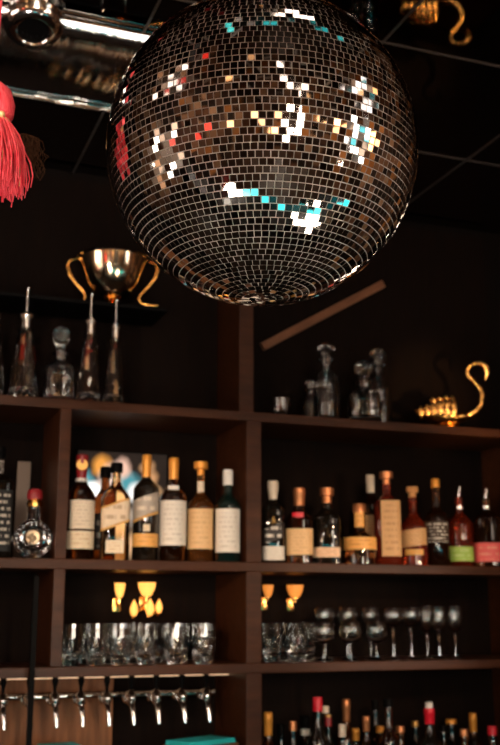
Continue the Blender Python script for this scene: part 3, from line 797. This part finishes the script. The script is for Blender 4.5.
def stemmed(name, H, R, stem, foot):
    r = thing(name, 'x', 'glass')
    z0 = H * stem; bh = H - z0
    ob = [(0, z0), (R * .35, z0 + bh * .05), (R * .8, z0 + bh * .22), (R, z0 + bh * .48), (R * .93, z0 + bh * .8), (R * .84, H)]
    ib = [(R * .80, H), (R * .89, z0 + bh * .8), (R * .95, z0 + bh * .48), (R * .75, z0 + bh * .25), (R * .3, z0 + bh * .1), (0, z0 + bh * .08)]
    obj('bowl', lathe(BM(), ob + ib, 28), M['clear'], r)
    obj('stem', lathe(BM(), [(0, .006), (.0032, .006), (.0028, z0 * .5), (.0035, z0 - .0005), (0, z0 - .0005)], 12), M['clear'], r)
    obj('foot', lathe(BM(), [(0, 0), (foot, 0), (foot, .0015), (foot * .4, .004), (.004, .0058), (0, .0058)], 24), M['clear'], r)
    return r
wg = stemmed('wine_glass', .115, .036, .42, .031)
first = True
for i, px in enumerate((324, 350.5, 377)):
    q = at_y(px, 655, YF + .055)
    o = put(wg, first, q.x, q.y, Z3, f'low round wine glass, {ordn[i]} after the tumblers in the front row', 'glass', 'wine glasses on the lowest shelf'); first = False
tg = stemmed('tall_wine_glass', .158, .033, .62, .033)
first = True
for i, px in enumerate((325, 348, 371)):
    q = at_y(px, 650, YF + .15)
    o = put(tg, first, q.x, q.y, Z3, f'tall wine glass, {ordn[i]} of those standing behind the low round wine glasses', 'glass', 'tall wine glasses on the lowest shelf'); first = False
for i, px in enumerate((394, 412)):
    q = at_y(px, 655, YF + .075)
    put(tg, False, q.x, q.y, Z3, f'tall wine glass, {ordn[i]} in front beyond the low round wine glasses', 'glass', 'tall wine glasses on the lowest shelf')
fg = stemmed('champagne_flute', .162, .024, .48, .028)
first = True
for i, px in enumerate((428, 440, 456)):
    q = at_y(px, 655, YF + (.15 if i == 0 else .08))
    put(fg, first, q.x, q.y, Z3, ['champagne flute standing behind the other two flutes', 'champagne flute next to the tall wine glasses', 'champagne flute last in the row of glasses at the empty shelf end'][i], 'glass', 'champagne flutes on the lowest shelf'); first = False

# ------------------------------------------------------------------ amber cups standing in for lamps mirrored in the back wall
mglow = mat('amber_glowing_shade', (.8, .4, .1), .4, emit=(1, .45, .09), es=1.5)
mglow_d = mat('dim_amber_shade', (.7, .3, .08), .4, emit=(.9, .27, .04), es=.75)
mflame = mat('flame_bulb', (.9, .5, .2), .3, emit=(1, .42, .07), es=1.4)
def mirrored_lamp(label, px, ytop, wpx, hpx, m, bulbs=()):
    Y = YB - .055; t = at_y(px, ytop, Y); s = px_size(t); H = hpx * s; R = wpx * s / 2
    z0 = t.z - H
    r = thing('wall_lamp', label, 'lamp', (t.x, Y, z0), 0, 'amber lamps behind the glasses')
    obj('lamp_shade', lathe(BM(), [(0, 0), (R * .35, 0), (R * .62, H * .2), (R * .9, H * .6), (R, H), (R * .9, H), (R * .8, H * .6), (R * .5, H * .22), (0, H * .1)], 22), m, r)
    b = BM(); tube(b, [(0, 0, .001), (0, 0, -.012), (0, .02, -.02), (0, .043, -.02)], .0035, 8)
    lathe(b, [(0, -.002), (R * .4, -.002), (R * .4, .003), (0, .003)], 14); obj('bracket', b, M['brass'], r)
    b = BM(); box(b, -.012, .012, .0375, .0425, -.04, .0, .001); obj('wall_plate', b, M['brass'], r)
    for (bx, by, bw, bh) in bulbs:
        q = at_y(bx, by, Y) - Vector((t.x, Y, z0)); w = bw * s / 2; hh = bh * s / 2
        b = BM(); lathe(b, [(0, -hh), (w * .6, -hh * .85), (w, -hh * .3), (w * .8, hh * .25), (w * .35, hh * .7), (0, hh)], 16, off=(q.x, 0, q.z)); obj('flame_bulb', b, mflame, r)
        b = BM(); tube(b, [(0, .02, -.02), (q.x, .02, q.z - hh - .006), (q.x, 0, q.z - hh - .004), (q.x, 0, q.z - hh + .001)], .0028, 8); obj('lamp_arm', b, M['brass'], r)
mirrored_lamp('single amber cup wall lamp glowing above the tumblers, the one nearer the slim upright', 120, 583, 11, 15, mglow)
mirrored_lamp('amber cup wall lamp with three flame-shaped bulbs glowing above the tumblers', 147, 582.5, 18, 14, mglow, [(134, 608, 8, 17), (150, 607, 9, 18), (159, 606, 7, 15)])
mirrored_lamp('dim amber wall lamp tucked just past the wide upright', 268, 585, 11, 12, mglow_d)
mirrored_lamp('dim amber wall lamp glowing behind the tumblers, second past the wide upright', 295, 585, 17, 13, mglow_d)

# ------------------------------------------------------------------ beer taps
YTAP = 3.02
pr = at_y(100, 695, 3.10)
rl = obj('tap_rail', tube(BM(), [(X0 + .02, 3.10, pr.z), (at_y(214, 695, 3.10).x, 3.10, pr.z)], .010, 14), M['chrome'])
tag(rl, 'horizontal chrome pipe feeding the row of beer taps under the lowest shelf', 'pipe')
t = thing('beer_tap', 'x', 'tap', (0, 0, 0), 0, 'beer taps under the lowest shelf')
s = px_size((.7, YTAP, 1.3))
obj('shank', tube(BM(), [(0, .069, 0), (0, 0, 0)], 2.4 * s, 12), M['chrome'], t)
b = BM(); lathe(b, [(0, -6 * s), (3.6 * s, -6 * s), (5.2 * s, -3.2 * s), (4.0 * s, 0), (5.4 * s, 3.2 * s), (3.8 * s, 6.5 * s), (2.2 * s, 8 * s), (0, 8 * s)], 18); ball(b, (0, -.012, .5 * s), 4.0 * s, 12, 8); obj('tap_body', b, M['chrome'], t)
b = BM(); lathe(b, [(0, -1.5 * s), (6 * s, -1.5 * s), (6.6 * s, 0), (6 * s, 1.5 * s), (0, 1.5 * s)], 18)
bmesh.ops.rotate(b, verts=b.verts, cent=(0, 0, 0), matrix=Matrix.Rotation(PI / 2, 3, 'X')); bmesh.ops.translate(b, verts=b.verts, vec=(0, .03, 0)); obj('collar', b, M['chrome'], t)
obj('spout', tube(BM(), [(0, -.002, -4 * s), (.3 * s, -.016, -8 * s), (.9 * s, -.022, -15 * s), (1.6 * s, -.024, -25 * s)], [3.0 * s, 2.9 * s, 2.6 * s, 2.3 * s], 12), M['chrome'], t)
b = BM(); lathe(b, [(0, 8 * s), (1.6 * s, 8 * s), (1.8 * s, 12 * s), (3.2 * s, 17 * s), (3.0 * s, 23 * s), (0, 23.6 * s)], 14); obj('handle', b, M['black'], t)['label'] = 'black lever handle'
first = True
tpx = [2.6, 29, 54.6, 80.6, 106.6, 131, 156, 181.6, 206]
for i, px in enumerate(tpx):
    q = at_y(px, 698, YTAP); q.z = at_y(131, 698, YTAP).z
    o = put(t, first, q.x, YTAP, q.z, '', 'tap', 'beer taps under the lowest shelf'); first = False
    o['label'] = f'chrome beer tap with black lever, {ordn[8 - i]} in the row counting from the wide upright'

bx1 = at_y(112, 700, 3.17).x
bd = obj('wooden_board', box(BM(), X0 + .02, bx1, 3.155, 3.172, ZC, Z3 - TK - .012, .002), wood('oak_board', (.16, .060, .022), (.30, .115, .042), .45, (12, 4, 1)), smooth=False)
tag(bd, 'reddish brown wooden board standing behind the taps near the black post', 'board')
# teal towels lying on wooden crates under the taps
def crate_and_towel(xa, ya, xb, yb, Y, rz, lab_c, lab_t):
    a, b = at_y(xa, ya, Y), at_y(xb, yb, Y); w = b.x - a.x - .02; zt_ = (a.z + b.z) / 2; cx = (a.x + b.x) / 2
    h = zt_ - .014 - ZC; d = .11
    m = BM()
    for k in range(4):
        z0 = h * k / 4 + .002; z1 = h * (k + 1) / 4 - .004 if k < 3 else h
        for sy_ in (-1, 1): box(m, -w / 2, w / 2, sy_ * d / 2 - .005, sy_ * d / 2 + .005, z0, z1, .001)
        for sx_ in (-1, 1): box(m, sx_ * (w / 2 - .005) - .005, sx_ * (w / 2 - .005) + .005, -d / 2, d / 2, z0, z1, .001)
    box(m, -w / 2, w / 2, -d / 2, d / 2, 0, .008); box(m, -w / 2, w / 2, -d / 2, d / 2, h - .008, h)
    for sx_ in (-1, 1):
        for sy_ in (-1, 1): box(m, sx_ * (w / 2 - .016) - .008, sx_ * (w / 2 - .016) + .008, sy_ * (d / 2 - .012) - .008, sy_ * (d / 2 - .012) + .008, 0, h - .001)
    c = obj('wooden_crate', m, M['wood_light'], smooth=False, loc=(cx, Y, ZC)); c.rotation_euler = (0, 0, rz); tag(c, lab_c, 'crate')
    m = BM(); box(m, -w / 2 + .002, w / 2 - .002, -d / 2 + .004, d / 2 - .004, 0, .006, .0028); box(m, -w / 2 + .003, w / 2 - .003, -d / 2 + .006, d / 2 - .004, .0062, .0125, .003)
    t_ = obj('folded_towel', m, M['teal'], loc=(cx, Y, zt_ - .0134)); t_.rotation_euler = (0, 0, rz); tag(t_, lab_t, 'towel')
crate_and_towel(166, 742, 235, 735, 2.94, math.radians(26), 'brown wooden crate on the worktop below the taps by the wide upright', 'teal folded towel on the crate below the taps by the wide upright')
crate_and_towel(36, 745, 84, 744, 2.94, math.radians(4), 'brown wooden crate on the worktop beside the slim black post', 'teal folded towel on the crate beside the slim black post')

# ------------------------------------------------------------------ bottles on the worktop
low = [  # px, ytop, width, neck, cap, cap start, glass, row depth, label
    (268, 712, 20, 4.0, 'orange', .78, 'dark_amber', .03, 'bottle with yellow-orange neck foil nearest the wide upright on the worktop'),
    (281, 724, 20.0, 3.2, 'black', .86, 'dark', .11, 'dark bottle with black cap just after the yellow-orange foil bottle'),
    (293, 721, 20, 3.4, 'copper', .90, 'dark_amber', .03, 'bottle with small copper cap between a black-capped and a pale-labelled bottle'),
    (305, 716, 20, 4.6, 'black', .80, 'dark', .11, 'dark bottle with pale neck label standing beside the tall red capsule bottle'),
    (317.5, 697, 20, 4.4, 'red', .88, 'dark', .03, 'tallest dark bottle with bright red capsule rising above the low row'),
    (325, 706, 20.0, 3.6, 'cream', .93, 'green', .19, 'bottle with small cream cap tucked behind the tall red capsule bottle'),
    (328, 717, 19.0, 3.2, 'red_dark', .90, 'dark', .11, 'small bottle with red and gold cap beside the tall red capsule bottle'),
    (342, 724, 20.0, 3.2, 'cream', .86, 'dark', .03, 'bottle with pale slim neck in front of the long-necked amber bottle'),
    (346, 699, 20.0, 3.6, 'copper', .78, 'amber', .19, 'long-necked amber bottle behind the pale slim neck'),
    (355.5, 728, 20.0, 3.4, 'orange', .84, 'dark_amber', .11, 'bottle with short bright orange neck foil among the low row'),
    (366, 716, 20.0, 3.2, 'copper', .84, 'dark_amber', .03, 'copper-necked bottle next to the bright orange neck foil'),
    (375, 700, 20.0, 3.2, 'black', .90, 'dark', .19, 'tall shadowy bottle with black cap behind the copper necks'),
    (388, 699, 20, 4.2, 'black', .93, 'dark_amber', .03, 'brown bottle with dark knob cap between two amber ones on the worktop'),
    (380, 726, 20, 3.6, 'orange', .92, 'amber', .11, 'glowing amber bottle with low orange cap behind the brown knob-capped one'),
    (400, 726, 20, 4.0, 'copper', .92, 'amber', .11, 'amber bottle with copper cap just before the red and white capped bottle'),
    (429, 702, 26, 4.6, 'red', .84, 'dark', .03, 'large black bottle with red neck and white top in the middle of the low row'),
    (415, 721, 20, 3.2, 'gold', .93, 'dark', .19, 'dark bottle with gold cap behind the shoulder of the red and white capped bottle'),
    (443, 725, 20, 3.6, 'black', .92, 'dark', .11, 'shiny black bottle just after the red and white capped bottle'),
    (451, 719, 20, 5.0, 'orange', .94, 'dark', .19, 'dark bottle with wide flat orange cap at the back of the low row'),
    (464, 729, 20.0, 3.6, 'copper', .90, 'amber', .03, 'short bottle with copper top beside the long orange foil'),
    (472.5, 713, 20, 3.4, 'orange', .78, 'dark_amber', .11, 'bottle with long orange neck foil near the end of the low row'),
    (492, 726, 20, 4.0, 'red', .88, 'clear', .03, 'clear bottle with pink-red cap last in the low row'),
]
for (px, yt, w, nk_, cp, cs, gl, dy, lab) in low:
    ex = None; lbs = [('label', random.choice(['cream', 'tan', 'kraft', 'white']), .12, .42, 1.1)]
    if px == 305: lbs.append(('neck_label', 'white', .80, .88, 1.2, {'r': .0142}))
    if px == 429:
        ex = lambda r, R, H, nr: obj('cap_top', lathe(BM(), [(0, H * .999), (nr * .85, H * .999), (nr * .85, H * 1.0 + .016), (nr * .7, H + .018), (0, H + .018)], 18), M['white'], r)
        yt = 708
    if px == 328: ex = lambda r, R, H, nr: obj('cap_top', lathe(BM(), [(0, H * .999), (nr * 1.1, H * .999), (nr * 1.1, H + .007), (0, H + .008)], 18), M['gold'], r)
    bottle('spirit_bottle', lab, px, ZC, yt, w, YF + dy + .01, gl, .60, .75, nk_, cp, cs, 2, 1, lbs, 1.15, cap_style='foil' if cs < .86 else 'plain', group='bottles on the worktop', extra=ex)

# ------------------------------------------------------------------ front bar and unseen lamps placed for the ball's bright tiles
fbm = BM(); box(fbm, RX0 + .02, 2.6, .46, 1.10, 1.0, 1.05, .004)
fb_ = thing('bar_counter', 'long dark front bar counter standing below the mirror ball', 'bar', (.2, .8, 0))
def fobj(n, bm_, m):
    o = obj(n, bm_, m, fb_, smooth=False); o.matrix_parent_inverse = Matrix.Translation(-Vector(fb_.location)); return o
fobj('bar_top', fbm, M['counter'])
fobj('bar_front', box(BM(), RX0 + .02, 2.6, .56, 1.02, 0, .999), M['wood_panel'])
M['neon'] = mat('teal_neon', (.1, .8, .8), .4, emit=(.03, .62, .68), es=2.2)
nt = fobj('neon_tube', tube(BM(), [(-.6, .62, 1.10), (2.2, .62, 1.10)], .048, 14), M['neon']); nt['label'] = 'teal glowing tube along the bar top'
M['globe'] = mat('opal_globe', (.9, .9, .85), .4, emit=(1, .86, .72), es=20)
M['bulb'] = mat('warm_globe', (.9, .6, .3), .4, emit=(1, .50, .20), es=7)
M['redglow'] = mat('red_lantern_paper', (.8, .05, .04), .5, emit=(1, .05, .03), es=2.5)
def table_lamp(label, x, y, z, R):
    r = thing('globe_lamp', label, 'lamp', (x, y, z))
    obj('base', lathe(BM(), [(0, 0), (.05, 0), (.05, .012), (.012, .02), (.012, .05), (0, .05)], 20), M['brass'], r)
    obj('lamp_shade', ball(BM(), (0, 0, .05 + R), R, 24, 16), M['globe'], r)
table_lamp('white globe lamp on the front bar counter below the red tassel', -.30, .80, 1.0505, .15)
table_lamp('white globe lamp on the front bar counter below the mirror ball', .93, .90, 1.0505, .14)
def pendant(label, x, y, z, R, m):
    r = thing('pendant_lamp', label, 'lamp', (x, y, z), 0, 'pendant lamps of the room')
    obj('lamp_shade', ball(BM(), (0, 0, 0), R, 24, 16), M[m], r)
    obj('cord', tube(BM(), [(0, 0, R * .98), (0, 0, ZCEIL - z - .001)], .004, 8), M['black'], r)
pendant('warm globe pendant lamp hanging in the room facing the shelves, over the entry corner', -1.37, -.48, 2.30, .13, 'bulb')
pendant('warm globe pendant lamp hanging directly behind the viewer', .48, -1.76, 1.95, .13, 'globe')
pendant('red paper lantern hanging near the side wall', -1.5, .25, 1.80, .16, 'redglow')
pendant('warm globe pendant lamp hanging beside the teal window', 2.5, .4, 2.3, .12, 'bulb')  # this and the next two are added for scattered orange ball tiles
pendant('warm globe pendant lamp hanging in the rear corner of the room', 1.9, -2.3, 2.1, .14, 'bulb')
pendant('warm globe pendant lamp hanging low over the rear tables', -.6, -2.2, 1.6, .14, 'bulb')

def light(name, typ, loc, target, power, col, size=.1, spot=60, blend=.6):
    d = bpy.data.lights.new(name, typ); d.energy = power; d.color = col
    if typ == 'SPOT': d.spot_size = math.radians(spot); d.spot_blend = blend; d.shadow_soft_size = size
    elif typ == 'AREA': d.size = size
    else: d.shadow_soft_size = size
    o = bpy.data.objects.new(name, d); COL.objects.link(o); o.location = loc
    v = Vector(target) - Vector(loc); o.rotation_euler = v.to_track_quat('-Z', 'Y').to_euler(); return o
# added, unseen strings of warm bulbs for scattered orange ball tiles
def festoon(label, a, b, n, sag):
    a, b = Vector(a), Vector(b)
    r = thing('string_lights', label, 'string lights', a, 0, 'strings of warm bulbs')
    pts = [(b - a) * (k / 24) - Vector((0, 0, sag * 4 * (k / 24) * (1 - k / 24))) for k in range(25)]
    obj('cable', tube(BM(), pts, .004, 6), M['black'], r)
    for k in range(n):
        t = (k + .5) / n; q = (b - a) * t - Vector((0, 0, sag * 4 * t * (1 - t) + .055))
        obj('bulb', ball(BM(), q, .042, 12, 8), M['string_bulb'], r)
M['string_bulb'] = mat('string_bulb', (.9, .6, .3), .4, emit=(1, .55, .25), es=3)
festoon('string of warm round bulbs slung across the rear of the room', (-2.2, -1.2, 2.75), (3.2, -2.6, 2.75), 14, .35)
festoon('string of warm round bulbs slung nearer the viewer, crossing the room', (-2.2, .2, 2.2), (3.2, -.9, 2.5), 14, .30)
festoon('string of warm round bulbs hanging low behind the tables', (-2.2, -2.7, 1.9), (3.2, -2.9, 1.8), 14, .25)

# added spots without fixtures, brightening shelves, swan, tassel, duct and ball
light('track_spot', 'SPOT', (-.75, .45, 2.15), (.80, 2.95, Z2 + .03), 110, (1, .74, .52), .05, 20, .9)
light('track_spot', 'SPOT', (-.10, .62, 1.75), (.85, 2.95, Z2 + .05), 35, (1, .84, .70), .05, 22, .9)
light('track_spot', 'SPOT', (1.15, .35, 2.30), (1.60, 2.95, Z2 - .03), 80, (1, .66, .40), .05, 21, .9)
light('track_spot', 'SPOT', (2.30, .75, 1.80), (1.45, 2.95, Z2 - .02), 38, (1, .70, .44), .05, 24, .9)
light('track_spot', 'SPOT', (-.35, .30, 2.60), (.55, 2.95, Z1 + .10), 60, (1, .80, .62), .05, 18, .8)
light('track_spot', 'SPOT', (-.55, .75, 1.65), (.55, 2.95, Z1 + .16), 45, (1, .86, .72), .05, 17, .8)
light('track_spot', 'SPOT', (.65, .05, 2.35), (.60, 2.95, Z3 - .1), 60, (1, .74, .50), .04, 24, .8)
light('track_spot', 'SPOT', (-.45, .8, 1.30), (.75, 2.95, Z3 + .04), 40, (1, .82, .64), .05, 20, .8)
light('track_spot', 'SPOT', (1.75, .30, 2.45), (1.5, 2.95, Z3 + .06), 45, (1, .76, .56), .04, 17, .8)
light('track_spot', 'SPOT', (2.5, .9, 1.5), (1.55, 2.95, Z3 + .08), 25, (1, .84, .70), .05, 17, .8)
light('track_spot', 'SPOT', (1.7, .8, 1.6), (1.86, 2.98, Z1 + .1), 150, (1, .60, .25), .05, 10, .7)
light('track_spot', 'SPOT', (.1, .9, 1.5), (.88, 2.95, 1.20), 14, (1, .9, .8), .05, 16, .8)
light('track_spot', 'SPOT', (-1.2, .5, 2.3), tuple(p0 - Vector((0, 0, .08))), 75, (1, .86, .72), .03, 14, .6)
light('track_spot', 'SPOT', (-.2, 1.1, 1.6), (.25, 2.5, ZCEIL - .05), 35, (1, .92, .84), .08, 40, .8)
light('track_spot', 'SPOT', (2.2, -.6, 1.4), (.56, 1.44, 2.27), 60, (1, .72, .50), .06, 24, .8)

w = bpy.data.worlds.new('world'); S.world = w; w.use_nodes = True
w.node_tree.nodes['Background'].inputs[0].default_value = (.01, .008, .007, 1)
w.node_tree.nodes['Background'].inputs[1].default_value = .3

S.view_settings.view_transform = 'Standard'; S.view_settings.look = 'None'
S.view_settings.exposure = 0; S.view_settings.gamma = 1; S.view_settings.use_curve_mapping = False
cy = S.cycles
cy.use_denoising = True
try: cy.denoiser = 'OPENIMAGEDENOISE'
except Exception: pass
cy.max_bounces = 12; cy.glossy_bounces = 6; cy.transmission_bounces = 10; cy.transparent_max_bounces = 8; cy.diffuse_bounces = 3
cy.sample_clamp_indirect = 40; cy.caustics_reflective = True; cy.caustics_refractive = False
cy.blur_glossy = 0
